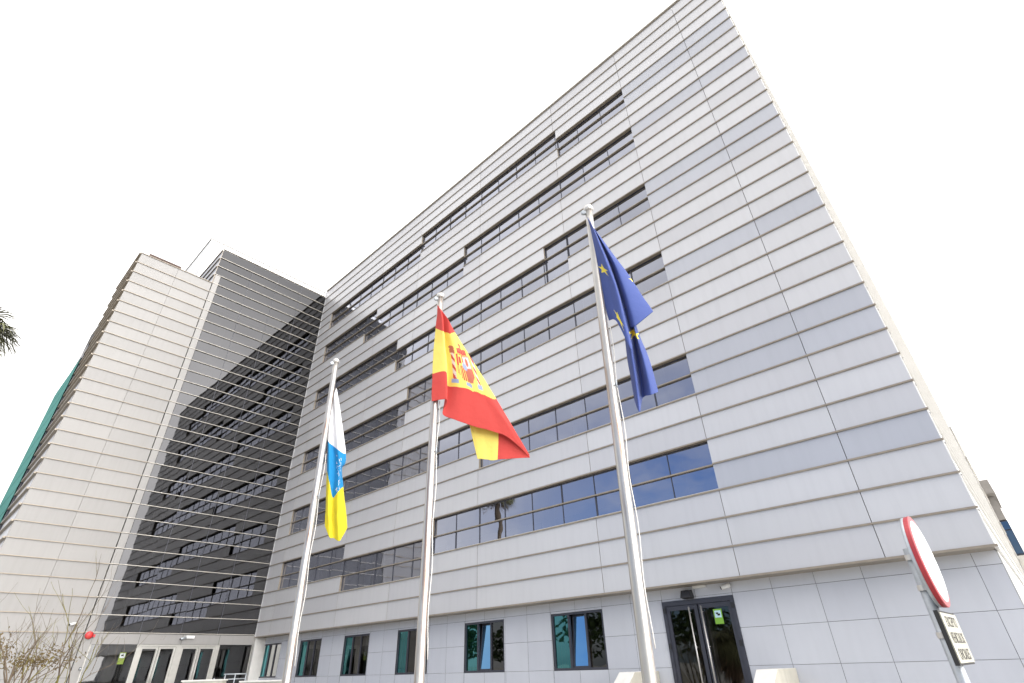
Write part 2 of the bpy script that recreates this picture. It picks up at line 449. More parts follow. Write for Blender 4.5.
# ---- left wing: clad block, glazed tower and entrance
cw = MB()
BY0, BY1 = -13.15, -8.62
for k in range(28):
    z0, z1 = k * H + .1, (k + 1) * H + .1
    for a, b in ((BY0, -10.86), (-10.86, BY1)):
        cw.box(-.27, -.02, a + (.006 if a > BY0 else 0), b - (.006 if b < BY1 else 0), z0 + .012, z1 - .012, TRIM, ('+x',), random.choice(WPANEL))
    for a, b in ((-5.6, -.28),):
        cw.box(a, b, BY0, BY0 + .24, z0 + .012, z1 - .012, TRIM, ('-y',), TRIM if k > 15 else GPANEL[0])
for j, (z0, z1) in enumerate(((GZ, -1.8), (-1.8, -.95), (-.95, .1))):
    for a, b in ((BY0, -10.86), (-10.86, BY1)):
        cw.box(-.27, -.02, a + .004, b - .004, z0 + .005, z1 - .006, TRIM, ('+x',), random.choice(WPANEL))
cw.box(-5.6, -.28, BY0, BY0 + .24, GZ, .1, TRIM, ('-y',), WPANEL[0])
cw.box(-14, -.28, BY0 + .25, -8.7, GZ, 22.4, DARK)
cw.box(-.24, -.002, -.024, .14, .1, NR * H - .05, DARK, ('+x', '-y'), PANEL[2])
cw.build('wing_cladding', B)
wf = MB()
for k in range(0, 29):
    z = k * H + .1
    wf.box(-.03, .035, BY0 - .05, BY1 + .02, z - .022, z + .018, TRIM)
    if k: wf.box(-5.6, -.031, BY0 - .13, BY0 + .02, z - .06, z + .022, TRIM)
wf.build('wing_fin', B)
st = MB()
for k in range(29): st.box(-.1, .045, -8.58, -8.22, k * H + .13, (k + 1) * H + .07, RETURN, ('+x', '-y'), WPANEL[1])
st.box(-.1, .045, -8.58, -8.22, GZ, .08, RETURN, ('+x',), WPANEL[1])
st.build('corner_strip', B)
cg = MB(); ys = [-8.2, -6.2, -4.2, -2.22, -.02]
TT = 25.78
for i in range(4):
    for k in range(32):
        z0, z1 = k * H + .1, min((k + 1) * H + .1, TT)
        y0 = ys[i] if not (i == 0 and k >= 29) else -8.62
        t = random.uniform(-.002, .002); s2 = random.uniform(-.002, .002)
        cg.face([(-.02 + t, y0 + .012, z0), (-.02 - t, ys[i + 1] - .012, z0), (-.02 - t + s2, ys[i + 1] - .012, z1), (-.02 + t + s2, y0 + .012, z1)], CGLASS)
cgo = cg.build('curtain_wall', B)
cf = MB()
for k in range(0, 33):
    z = k * H + .12 if k < 32 else TT
    y0 = -8.64
    cf.box(-.06, .05, y0, -.075, z - .015, z + .015, FINM)
cf.build('fin', cgo)
cm = MB()
for y in ys[1:4]:
    cm.box(-.07, -.005, y - .011, y + .011, .1, TT - .03, FRAME)
cm.build('mullion', cgo)
ci = MB()
for z in (4.3, 8.3, 12.3, 16.3, 20.3, 24.3): ci.box(-6, -.25, -8.1, -.1, z, z + .3, DARK)
ci.box(-6.1, -6, -8.5, -.05, GZ, 25.4, DARK); ci.box(-6, -.1, -8.55, -8.5, GZ, 22, DARK)
ci.box(-6, -.1, -.06, -.03, GZ, 25.4, DARK)
ci.tube([(-1.3, -6.75, GZ), (-1.3, -6.75, 20)], .3, CEIL, 20)
ci.box(-6, -.02, -8.2, -.1, GZ, GZ + .1, DARK)
ci.build('lobby', B)
ts = MB()   # tower side face above the block, and roofs
for k in range(28, 32):
    z0, z1 = k * H + .1, min((k + 1) * H + .1, TT)
    ts.box(-6, -.03, -8.64, -8.58, z0 + .01, z1 - .01, TRIM, ('-y',), GPANEL[0])
    ts.box(-6, -.061, -8.72, -8.60, z1 - .03, z1 + .02, TRIM)
ts.box(-6, -.07, -8.57, .3, TT - .15, TT - .01, LEAD)
ts.build('tower_side', B)
ph = MB(); ph.box(-14, -6, -8.63, 4, 20, 30.9, WHITE); ph.box(-14.05, -5.95, -8.70, 4.05, 30.86, 30.95, COPE); ph.build('plant_room', B)
vt = MB(); vt.box(-1.2, -.15, -12.70, -10.74, 22.42, 22.52, SILL); vt.box(-1.2, -.12, -12.72, -10.72, 22.52, 22.80, BROWNB)
for k in range(5): vt.box(-.12, -.09, -12.70, -10.74, 22.54 + k * .05, 22.56 + k * .05, BROWNB)
vt.build('roof_vent', B)

# entrance under the tower: lintel, two glazed side lights, two double doors
en = MB()
en.box(-.3, .02, -8.2, -.02, -.40, .075, LFRAME, ('+x',), WPANEL[1])
for y in (-6.12, -4.04, -2.05): en.box(.021, .024, y - .008, y + .008, -.40, .075, DARK)
en.build('lintel', B)
ef = MB(); posts = []
for a, b in ((-8.2, -8.14), (-6.1, -5.9), (-4.2, -3.92), (-2.12, -1.92), (-.06, -.02)):
    if a == -6.1: ef.box(-.2, -.03, a, b, GZ, -.402, LFRAME)
    else: posts.append((a, b))
ef.box(-.2, -.03, -5.9, -4.2, -.50, -.402, LFRAME)
efo = ef.build('entrance_frame', B)
for a, b in posts:
    q = MB(); q.box(-.2, -.03, a, b, GZ, -.402, LFRAME); q.build('frame_post', efo)
q = MB(); q.box(-.2, -.03, -3.92, -2.12, -.50, -.402, LFRAME); q.build('door_head', efo)
for a, b in ((-5.9, -5.06), (-5.04, -4.2), (-3.92, -3.03), (-3.01, -2.12)):
    L = MB(); t = .1
    L.box(-.15, -.08, a, a + t, GZ + .05, -.51, LFRAME); L.box(-.15, -.08, b - t, b, GZ + .05, -.51, LFRAME)
    L.box(-.15, -.08, a + t, b - t, -.60, -.51, LFRAME); L.box(-.15, -.08, a + t, b - t, GZ + .05, GZ + .25, LFRAME)
    L.face([(-.11, a + t, GZ + .25), (-.11, b - t, GZ + .25), (-.11, b - t, -.60), (-.11, a + t, -.60)], DGLASS)
    L.build('door_leaf', efo)
    yh = b - .06 if (a, b) in ((-5.9, -5.06), (-3.92, -3.03)) else a + .06
    hd = MB(); hd.tube([(-.0, yh, GZ + .4), (-.0, yh, -.62)], .02, STEEL, 8); hd.build('handle', efo, True)
for a, b in ((-8.14, -6.1), (-1.92, -.06)):
    sg = MB()
    sg.face([(-.1, a, GZ), (-.1, b, GZ), (-.1, b, -.40), (-.1, a, -.40)], DGLASS)
    sg.build('side_light', efo)
text_mesh('house_number', '27', .30, LEAD, Matrix(((0, 0, 1, .026), (1, 0, 0, -5.02), (0, 1, 0, -.10), (0, 0, 0, 1))), B, .003)
pl = MB(); pl.box(-.3, .0, -.0, .02, GZ, .0, LFRAME); pl.box(-.02, .2, .0, GY + .2, GZ, -.04, CONCL); pl.build('entrance_pillar', B)

# ------------------------------------------------------------------ fittings on the walls
a = thing('alarm_bell', (.05, -8.40, -.02), 'round red alarm bell on the pale corner strip beside the entrance lintel', 'alarm bell')
m = MB(); c = Vector((.05, -8.40, -.02))
def disc(mb, c, ax, prof, mat, n=20):
    """prof: (radius, distance along ax)"""
    ax = Vector(ax).normalized(); u = ax.orthogonal().normalized(); w = ax.cross(u); b = len(mb.v); mi = mb.mi(mat)
    for r, d in prof:
        for k in range(n):
            t = 2 * math.pi * k / n; mb.v.append(tuple(Vector(c) + ax * d + (u * math.cos(t) + w * math.sin(t)) * r))
    for i in range(len(prof) - 1):
        for k in range(n):
            p = b + i * n + k; q = b + i * n + (k + 1) % n
            mb.f.append((p, q, q + n, p + n)); mb.m.append(mi)
    mb.f.append(tuple(b + k for k in reversed(range(n)))); mb.m.append(mi)
    e = b + (len(prof) - 1) * n; mb.f.append(tuple(e + k for k in range(n))); mb.m.append(mi)
disc(m, c, (1, 0, 0), [(.17, 0), (.178, .03), (.165, .08), (.11, .12), (.02, .13)], RED); m.build('gong', a, True)
m = MB(); m.box(.05, .14, -8.22, -8.14, -.1, .02, RED); m.build('housing', a)
m = MB(); m.box(.045, .10, -8.32, -8.22, -1.50, -1.38, BLACK); m.box(.10, .115, -8.30, -8.24, -1.47, -1.41, GALV)
tag(m.build('door_buzzer'), 'small black door buzzer low on the pale strip beside the entrance glass', 'buzzer')

def camera_fix(loc, ax, label, body, cat='camera', L=.3):
    t = thing('security_camera', loc, label, cat)
    ax = Vector(ax).normalized(); p = Vector(loc)
    m = MB(); m.tube([p, p + ax * .02], .05, body, 12); m.tube([p, p + ax * .12 + Vector((0, 0, .02))], .016, body, 8); m.build('bracket', t, True)
    side = ax.cross(Vector((0, 0, 1))).normalized(); q = p + ax * .14
    m = MB(); e = (side * .85 + ax * .4 + Vector((0, 0, -.25))).normalized()
    m.tube([q - e * L * .4, q + e * L * .6], .055, body, 12); m.build('camera_body', t, True)
    m = MB(); m.tube([q + e * L * .6, q + e * (L * .6 + .02)], .045, BLACK, 12); m.build('lens', t, True)
    return t
camera_fix((.03, -9.22, .46), (1, 0, 0), 'small white security camera on the wing panels above the bare shrub', WPLAS)
camera_fix((.03, -4.02, -.10), (1, 0, 0), 'dark security camera over the entrance, right of the number 27', GALV, 'camera', .34)
m = MB(); m.box(.026, .12, -3.88, -3.45, -.12, .02, WPLAS); m.box(.12, .135, -3.86, -3.47, -.10, .0, SWHITE)
tag(m.build('wall_light', None, False, .01), 'white box emergency light beside the dark camera over the entrance', 'wall light')
camera_fix((29.27, GY, -.14), (0, -1, 0), 'white security camera above the right corner of the dark glass side door', WPLAS, 'camera', .26)
t = thing('floodlight', (28.0, GY, -.2), 'black floodlight mounted above the dark glass side door', 'floodlight')
m = MB(); m.hexa([(27.86, GY - .30, -.34), (28.2, GY - .30, -.34), (28.2, GY - .04, -.36), (27.86, GY - .04, -.36), (27.90, GY - .26, -.14), (28.16, GY - .26, -.14), (28.16, GY - .05, -.12), (27.90, GY - .05, -.12)], BLACK); m.build('housing', t, False, .01)
m = MB(); m.tube([(28.03, GY, -.16), (28.03, GY - .1, -.16)], .025, BLACK, 8); m.build('bracket', t)
m = MB(); m.box(28.22, 28.62, GY - .12, GY - .02, -.10, -.035, WPLAS)
tag(m.build('wall_light', None, False, .01), 'slim white strip light under the soffit above the dark side door', 'wall light')
nt_ = thing('door_notice', (28.78, GY, -.9), 'green and pale blue notice stuck on the dark side door glass', 'notice')
m = MB(); m.box(28.65, 28.90, GY + .030, GY + .036, -1.06, -.68, LIME); m.build('sheet', nt_)
m = MB(); m.box(28.68, 28.87, GY + .026, GY + .0295, -.90, -.72, SKYBLUE); m.build('panel', nt_)
m = MB(); m.prism([(28.72, GY + .0235), (28.79, GY + .0235), (28.79, GY + .0255), (28.72, GY + .0255)], -.81, -.77, INK); m.prism([(28.76, GY + .0232), (28.84, GY + .0232), (28.84, GY + .0254), (28.76, GY + .0254)], -.85, -.80, INK); m.build('pictogram', nt_)
nt_ = thing('door_notice', (-.09, -6.6, -1.0), 'green and white notice on the dark glass left of the entrance doors', 'notice')
m = MB(); m.box(-.096, -.09, -6.76, -6.48, -1.28, -.76, LIMED); m.build('sheet', nt_)
m = MB(); m.box(-.0895, -.086, -6.73, -6.51, -1.0, -.80, GALV); m.build('panel', nt_)
m = MB(); m.box(-.0858, -.084, -6.68, -6.56, -.93, -.85, INK); m.build('pictogram', nt_)

# ------------------------------------------------------------------ flagpoles and flags
CAMP = Vector((35.7824, -15.6251, -1.9297))
POLES = {'EU': ([32.7258, -10.2251, 4.4498], [32.6135, -10.2251, -2.1036]), 'ES': ([29.1945, -10.4303, 4.4328], [29.2253, -10.4303, -2.0806]), 'CI': ([25.4564, -10.5491, 4.4153], [25.7479, -10.5491, -2.0603])}
def streaked_pole():  # steel colour with brown noise streaks drawn out along the pole
    m = pbr('streaked pole', (.44, .43, .41), .34, .65, .5, .06, 5); nt = m.node_tree; b = [n for n in nt.nodes if n.type == 'BSDF_PRINCIPLED'][0]
    tc = nt.nodes.new('ShaderNodeTexCoord'); mp = nt.nodes.new('ShaderNodeMapping'); mp.inputs['Scale'].default_value = (26, 26, .55)
    nt.links.new(tc.outputs['Object'], mp.inputs['Vector']); n = nt.nodes.new('ShaderNodeTexNoise'); n.inputs['Scale'].default_value = 1.0; n.inputs['Detail'].default_value = 6
    n.inputs['Roughness'].default_value = .65; nt.links.new(mp.outputs[0], n.inputs['Vector'])
    r = nt.nodes.new('ShaderNodeMapRange'); r.inputs['From Min'].default_value = .50; r.inputs['From Max'].default_value = .68; nt.links.new(n.outputs['Fac'], r.inputs['Value'])
    src = b.inputs['Base Color'].links[0].from_socket; mx = nt.nodes.new('ShaderNodeMix'); mx.data_type = 'RGBA'
    nt.links.new(r.outputs[0], mx.inputs['Factor']); nt.links.new(src, mx.inputs['A']); mx.inputs['B'].default_value = (.23, .13, .085, 1)
    nt.links.new(mx.outputs['Result'], b.inputs['Base Color']); return m
POLEM = streaked_pole()
def flagpole(key, label):
    top, low = [Vector(p) for p in POLES[key]]
    d = (top - low) / (top.z - low.z); base = top + d * (GZ + .12 - top.z)
    t = thing('flagpole', tuple(base), label, 'flagpole', 'steel flagpoles in front of the facade')
    m = MB(); n = 24
    m.tube([base + (top - base) * (i / n) for i in range(n + 1)], [.076 - .016 * i / n for i in range(n + 1)], STEEL, 20); m.mats[0] = POLEM; m.build('pole', t, True)
    m = MB(); tp = top
    lathe(m, tp, [(.063, -.03), (.078, -.02), (.082, .02), (.075, .055), (.04, .08), (.005, .088)], STEEL, 20); m.build('cap', t, True)
    toc = (CAMP - top); toc.z = 0; toc.normalize(); side = toc.cross(Vector((0, 0, 1))).normalized()
    pv = top + side * .085 + Vector((0, 0, -.06)) + toc * .02
    m = MB(); disc(m, pv - toc * .02, toc, [(.03, 0), (.045, .004), (.045, .036), (.03, .04)], GALV, 14); m.build('pulley', t, True)
    m = MB(); lathe(m, base, [(.17, 0), (.17, .03), (.10, .035), (.10, .12), (.078, .14)], GALV, 20); m.build('base_plate', t, True)
    rp = MB(); s = .085
    pts = []
    for i in range(30):
        q = top + (base - top) * (.30 + .50 * i / 29); pts.append(q - side * (s + .012 * math.sin(i * .7)) + toc * .03)
    rp.tube(pts, .007, ROPE, 5); rp.build('halyard', t, True)
    cl = MB(); q = top + (base - top) * .42
    cl.tube([q + toc * .06 - side * .05, q + toc * .10 - side * .07], .012, GALV, 6); cl.tube([q + toc * .10 - side * .07 + Vector((0, 0, .06)), q + toc * .10 - side * .07 - Vector((0, 0, .06))], .010, GALV, 6); cl.build('cleat', t, True)
    return t
flagpole('CI', 'steel flagpole farthest from the street sign, flying the white, blue and yellow flag')
flagpole('ES', 'steel flagpole between the other two, flying the red and yellow flag')
flagpole('EU', 'steel flagpole nearest the street sign, flying the dark blue starred flag')

def catmull(p, t):
    n = len(p) - 1; f = min(max(t, 0), 1) * n; i = min(int(f), n - 1); u = f - i
    a, b, c, d = p[max(i - 1, 0)], p[i], p[i + 1], p[min(i + 2, n)]
    k = .5
    m0 = [(c[j] - a[j]) * k for j in range(len(b))]; m1 = [(d[j] - b[j]) * k for j in range(len(b))]
    u2, u3 = u * u, u * u * u
    return [(2 * u3 - 3 * u2 + 1) * b[j] + (u3 - 2 * u2 + u) * m0[j] + (-2 * u3 + 3 * u2) * c[j] + (u3 - u2) * m1[j] for j in range(len(b))]
def flag_sheet(sheets, colour, mats, name, label, nu=14, nv=110, wr=.012):
    """sheets: lists of columns; a column is a list of (x, y, z, u, v) control points; u, v live on the flag cloth"""
    vs, fs, mi = [], [], []
    for cols, lin in sheets:
        nc = len(cols); NU = nu * (nc - 1)
        grid = []
        cc = [[catmull(col, j / nv) for col in cols] for j in range(nv + 1)]
        b = len(vs)
        for j in range(nv + 1):
            row = []
            for i in range(NU + 1):
                q = catmull(cc[j], i / NU)
                if lin:
                    f = i / NU * (nc - 1); k = min(int(f), nc - 2); w = f - k
                    q[3] = cc[j][k][3] * (1 - w) + cc[j][k + 1][3] * w; q[4] = cc[j][k][4] * (1 - w) + cc[j][k + 1][4] * w
                p = Vector(q[:3]); nz = noise.noise_vector(Vector((q[3] * 2.2, q[4] * 3.1, 3.7 * len(vs[:1])))) * wr + noise.noise_vector(Vector((q[3] * 6, q[4] * 7, 1.3))) * wr * .45
                e = min(1, j / 6 + .2)
                vs.append(tuple(p + nz * e)); row.append((q[3], q[4]))
            grid.append(row)
        for j in range(nv):
            for i in range(NU):
                a = b + j * (NU + 1) + i
                fs.append((a, a + 1, a + NU + 2, a + NU + 1))
                u = (grid[j][i][0] + grid[j + 1][i + 1][0]) / 2; v = (grid[j][i][1] + grid[j + 1][i + 1][1]) / 2
                mi.append(colour(u, v))
    me = bpy.data.meshes.new(name); me.from_pydata(vs, [], fs)
    for m in mats: me.materials.append(m)
    me.polygons.foreach_set('material_index', mi); me.polygons.foreach_set('use_smooth', [True] * len(fs)); me.update()
    o = bpy.data.objects.new(name, me); COL.objects.link(o)
    so = o.modifiers.new('thickness', 'SOLIDIFY'); so.thickness = .004; so.offset = 0
    return tag(o, label, 'flag', 'flags on the three poles')
FLAGS = {'ES': [([[(29.2424, -10.531, 4.1568, 0, 0), (29.2386, -10.5358, 3.6115, 0, 0.25), (29.2354, -10.5399, 3.0839, 0, 0.5), (29.2354, -10.5398, 2.5922, 0, 0.75), (29.2414, -10.5323, 2.0473, 0, 1)], [(29.3318, -10.5307, 4.0248, 0.1, 0.0), (29.4118, -10.4777, 3.4758, 0.1, 0.25), (29.4441, -10.4368, 3.0245, 0.1, 0.5), (29.4573, -10.4038, 2.5991, 0.1, 0.75), (29.4669, -10.3755, 2.0494, 0.1, 1)], [(29.2611, -10.4589, 4.0768, 0.18, 0), (29.2844, -10.3808, 3.5607, 0.18, 0.25), (29.3308, -10.322, 2.9749, 0.18, 0.5), (29.3728, -10.2848, 2.3941, 0.18, 0.75), (29.356, -10.3547, 1.8244, 0.18, 1)], [(29.3911, -10.3747, 3.807, 0.27, 0.1), (29.431, -10.3402, 3.4704, 0.27, 0.25), (29.5196, -10.2603, 2.8957, 0.27, 0.5), (29.5699, -10.1964, 2.317, 0.27, 0.75), (29.527, -10.2024, 1.7055, 0.27, 1)], [(29.4922, -10.2465, 3.4917, 0.42, 0.255), (29.5608, -10.1918, 3.1878, 0.42, 0.36), (29.664, -10.1094, 2.7226, 0.42, 0.55), (29.7309, -10.0084, 2.2423, 0.42, 0.75), (29.7083, -9.9887, 1.6084, 0.42, 1)], [(29.7377, -9.9514, 2.8175, 0.58, 0.51), (29.7973, -9.9081, 2.5335, 0.58, 0.62), (29.8647, -9.8387, 2.1946, 0.58, 0.75), (29.8995, -9.7784, 1.8707, 0.58, 0.88), (29.9131, -9.7289, 1.5286, 0.58, 1)], [(29.9671, -9.6443, 2.1489, 0.78, 0.75), (30.0124, -9.6191, 1.9572, 0.78, 0.81), (30.0471, -9.5913, 1.7966, 0.78, 0.88), (30.0545, -9.5658, 1.6413, 0.78, 0.94), (30.0612, -9.5411, 1.4508, 0.78, 1)], [(30.1613, -9.398, 1.5695, 0.9, 0.88), (30.1793, -9.3913, 1.4844, 0.9, 0.91), (30.1875, -9.3809, 1.4149, 0.9, 0.94), (30.1926, -9.3744, 1.351, 0.9, 0.97), (30.1907, -9.3608, 1.281, 0.9, 1)], [(30.2962, -9.1946, 1.116, 1, 0.97), (30.2959, -9.195, 1.1056, 1, 0.975), (30.2955, -9.1956, 1.0901, 1, 0.98), (30.2983, -9.1919, 1.0798, 1, 0.99), (30.298, -9.1923, 1.0695, 1, 1)]], True), ([[(29.4907, -10.2452, 3.493, 0.42, 0.26), (29.4664, -10.0854, 2.8121, 0.6, 0.28), (29.517, -9.9567, 2.1142, 0.8, 0.3), (29.5615, -9.9163, 1.7029, 0.9, 0.3), (29.6591, -9.8088, 1.0573, 1, 0.33)], [(29.7362, -9.95, 2.8186, 0.58, 0.51), (29.6925, -9.8634, 2.2598, 0.7, 0.5), (29.6914, -9.8002, 1.9329, 0.8, 0.5), (29.7185, -9.7657, 1.5442, 0.9, 0.5), (29.7859, -9.6964, 1.0512, 1, 0.53)], [(29.9657, -9.6428, 2.1499, 0.78, 0.76), (29.9499, -9.6015, 1.8532, 0.85, 0.755), (29.933, -9.5583, 1.6482, 0.9, 0.752), (29.9338, -9.5412, 1.4344, 0.95, 0.751), (29.9281, -9.5645, 1.0457, 1, 0.751)], [(30.1599, -9.3965, 1.5704, 0.9, 0.9), (30.1379, -9.3793, 1.4191, 0.92, 0.9), (30.1027, -9.3754, 1.3231, 0.95, 0.9), (30.0841, -9.3829, 1.1942, 0.97, 0.9), (30.0823, -9.4012, 1.055, 1, 0.9)], [(30.2962, -9.1946, 1.116, 1, 0.97), (30.2959, -9.195, 1.1056, 1, 0.975), (30.2955, -9.1956, 1.0901, 1, 0.98), (30.2983, -9.1919, 1.0798, 1, 0.99), (30.298, -9.1923, 1.0695, 1, 1)]], True)], 'EU': [([[(32.6858, -10.2478, 4.316, 0, 0), (32.7036, -10.2377, 3.5542, 0, 0.33), (32.7253, -10.2254, 2.8745, 0, 0.66), (32.7685, -10.2009, 2.2022, 0, 1)], [(32.7401, -10.3089, 4.1851, 0.12, 0), (32.82, -10.2867, 3.4129, 0.12, 0.33), (32.8847, -10.2501, 2.7073, 0.12, 0.66), (32.9065, -10.2377, 2.0991, 0.12, 1)], [(32.7676, -10.3164, 4.0991, 0.25, 0), (32.9294, -10.3052, 3.2298, 0.25, 0.33), (33.0178, -10.2552, 2.5081, 0.25, 0.66), (33.0523, -10.2242, 1.5833, 0.25, 1)], [(32.7181, -10.2065, 4.1685, 0.35, 0), (32.861, -10.1026, 3.401, 0.35, 0.33), (32.9465, -10.0542, 2.6566, 0.35, 0.66), (32.9838, -10.0331, 2.0227, 0.35, 1)], [(32.752, -10.2332, 4.0796, 0.45, 0), (32.9966, -10.1868, 3.1622, 0.45, 0.33), (33.0877, -10.1581, 2.5229, 0.45, 0.66), (33.1176, -10.1182, 1.9917, 0.45, 1)], [(32.7596, -10.206, 4.0335, 0.6, 0), (33.059, -10.0365, 3.1168, 0.6, 0.33), (33.1801, -9.945, 2.6755, 0.6, 0.66), (33.298, -9.8668, 2.2612, 0.6, 1)], [(32.7257, -10.1562, 4.0925, 0.7, 0), (32.9641, -9.9753, 3.1442, 0.7, 0.33), (33.007, -9.9281, 2.6298, 0.7, 0.66), (33.0114, -9.9256, 2.1178, 0.7, 1)]], True), ([[(32.8437, -9.9745, 3.082, 0.7, 0.3), (32.8719, -10.0045, 2.2947, 0.7, 0.5), (32.8649, -10.0314, 1.5002, 0.7, 0.75), (32.8835, -10.0669, 0.9493, 0.7, 1)], [(32.9456, -10.0432, 2.9826, 0.76, 0.3), (32.9911, -10.1209, 2.063, 0.76, 0.5), (33.0005, -10.15, 1.3462, 0.76, 0.75), (32.9677, -10.1456, 0.7389, 0.76, 1)], [(32.9238, -9.9522, 2.9172, 0.82, 0.3), (32.975, -9.9462, 2.1546, 0.82, 0.5), (32.9768, -9.9336, 1.5999, 0.82, 0.75), (32.9534, -9.9584, 1.0002, 0.82, 1)], [(33.0126, -10.0628, 2.7407, 0.9, 0.3), (33.0788, -10.0942, 1.9769, 0.9, 0.5), (33.1337, -10.0976, 1.4662, 0.9, 0.75), (33.1256, -10.0677, 0.9447, 0.9, 1)], [(33.0027, -9.9765, 2.7312, 1, 0.3), (33.062, -9.9774, 2.0402, 1, 0.5), (33.1377, -9.946, 1.5799, 1, 0.75), (33.1598, -9.922, 1.0216, 1, 1)]], True)], 'CI': [([[(25.4808, -10.4995, 2.8538, 0.6, 1), (25.5105, -10.4618, 2.5079, 0.9, 1), (25.5361, -10.4097, 2.1405, 1.4, 1), (25.5487, -10.3614, 1.7513, 2.0, 1), (25.5854, -10.2867, 1.1044, 2.5, 1), (25.6125, -10.2316, 0.6004, 3, 1)], [(25.5337, -10.5053, 3.0725, 0.3, 0.82), (25.5881, -10.44, 2.3556, 1.0, 0.82), (25.6229, -10.3917, 1.9761, 1.5, 0.82), (25.6566, -10.3233, 1.489, 2.0, 0.82), (25.6789, -10.2552, 0.9589, 2.5, 0.82), (25.701, -10.1423, 0.3843, 3, 0.82)], [(25.4915, -10.4778, 3.3797, 0.2, 0.66), (25.5901, -10.3226, 2.3111, 1.0, 0.66), (25.6396, -10.2445, 1.7907, 1.5, 0.66), (25.6393, -10.1771, 1.1937, 2.0, 0.66), (25.6548, -10.1002, 0.7927, 2.5, 0.66), (25.7032, -10.0471, 0.3714, 3, 0.66)], [(25.5586, -10.4999, 3.514, 0.1, 0.45), (25.7268, -10.2711, 2.1824, 1.0, 0.45), (25.7444, -10.19, 1.7416, 1.5, 0.45), (25.7589, -10.1378, 1.2976, 2.0, 0.45), (25.7965, -10.0841, 0.7692, 2.5, 0.45), (25.8267, -9.9772, 0.2989, 3, 0.45)], [(25.5271, -10.4733, 3.6604, 0.0, 0.2), (25.7173, -10.1317, 2.1462, 1.0, 0.2), (25.704, -10.1136, 1.8043, 1.5, 0.2), (25.719, -10.0603, 1.39, 2.0, 0.2), (25.7862, -9.9462, 0.924, 2.5, 0.2), (25.7998, -9.896, 0.4385, 3, 0.2)], [(25.4834, -10.4263, 3.7356, 0.0, 0), (25.7004, -10.0528, 2.1703, 1.0, 0), (25.6338, -10.0523, 1.8355, 1.5, 0), (25.6759, -9.9893, 1.4483, 2.0, 0), (25.7413, -9.9016, 1.0067, 2.5, 0), (25.7806, -9.8216, 0.6049, 3, 0)]], True)]}
def col_es(u, v):
    if not (.25 <= v <= .75): return 0
    a, b = (u - .40) / .155, (v - .53) / .19
    if abs(a) < 1.25 and abs(b) < 1.15:
        # two columns with ribbons, crown, quartered shield
        for sg_ in (-1, 1):
            if abs(a - sg_ * .95) < .085 and -.45 < b < .78: return 3 if abs((b * 2.2 - a * 3) % 1.0 - .5) < .22 else 2
            if abs(a - sg_ * .95) < .19 and .78 <= b < .98: return 5
            if abs(a - sg_ * .95) < .15 and -.62 < b < -.45: return 4
            if (a - sg_ * .95) ** 2 / .03 + (b + .72) ** 2 / .012 < 1: return 4
        if abs(a) < .52 and -.78 < b < -.45 and b > -.78 + .2 * abs(a):
            return 4 if (int((a + 2) * 9) % 2 and b < -.55) else 3
        if (a) ** 2 / .02 + (b + .9) ** 2 / .012 < 1: return 4
        sh = abs(a) < .70 and -.42 < b < (.82 if abs(a) < .35 else (.82 - (abs(a) - .35) * .9))
        if sh:
            if a * a / .035 + (b - .12) ** 2 / .03 < 1: return 5
            if abs(a) > .65 or b < -.38: return 0
            if b < .15: return (3 if abs(b + .12) < .16 and abs(a + .32) < .13 else 1) if a < -.04 and (abs(a + .32) > .2) is False else (0 if a < -.04 else (4 if (a - .3) ** 2 / .02 + (b + .12) ** 2 / .04 < 1 else 2))
            return (1 if int((a + 3) * 15) % 2 else 0) if a < -.04 else 4
        if abs(a) < .2 and .85 < b < 1.02: return 5
    return 1
flag_sheet(FLAGS['ES'], col_es, [F_RED, F_YEL, F_PINK, F_RED, F_MAR, F_BLU], 'flag', 'red and yellow striped flag with a coat of arms, blown out and folded over', 20, 150, .022)
STARS = [(0.12, 0.49, 0.078, 0.056), (0.165, 0.9, 0.056, 0.056), (0.86, 0.55, 0.15, 0.042), (0.6, 0.5, 0.06, 0.05), (0.35, 0.8, 0.04, 0.04)]
def in_star(x0, y0):
    rr = math.hypot(x0, y0)
    if rr > 1: return False
    an = math.atan2(x0, -y0) % (2 * math.pi / 5); an = min(an, 2 * math.pi / 5 - an); a1 = math.pi / 5
    x, y = rr * math.cos(an), rr * math.sin(an); px, py = .42 * math.cos(a1), .42 * math.sin(a1)
    return (px - 1) * y - py * (x - 1) >= 0
def col_eu(u, v):
    for su, sv, ru, rv in STARS:
        if in_star((u - su) / ru, (v - sv) / rv): return 1
    return 0
flag_sheet(FLAGS['EU'], col_eu, [F_EU, F_GOLD], 'flag', 'dark blue flag with gold stars hanging in deep folds', 22, 190, .010)
def col_ci(u, v):
    if u < 1: return 0
    if u < 2:
        a, b = v - .42, u - 1.55
        if abs(a) < .13 and abs(b) < .42:
            q = noise.noise(Vector((a * 28, b * 16, 4)))
            if q > .30: return 0
        return 1
    return 2
flag_sheet(FLAGS['CI'], col_ci, [F_WHI, F_CYA, F_CYEL], 'flag', 'white, blue and yellow flag hanging limp along its pole', 16, 120, .010)

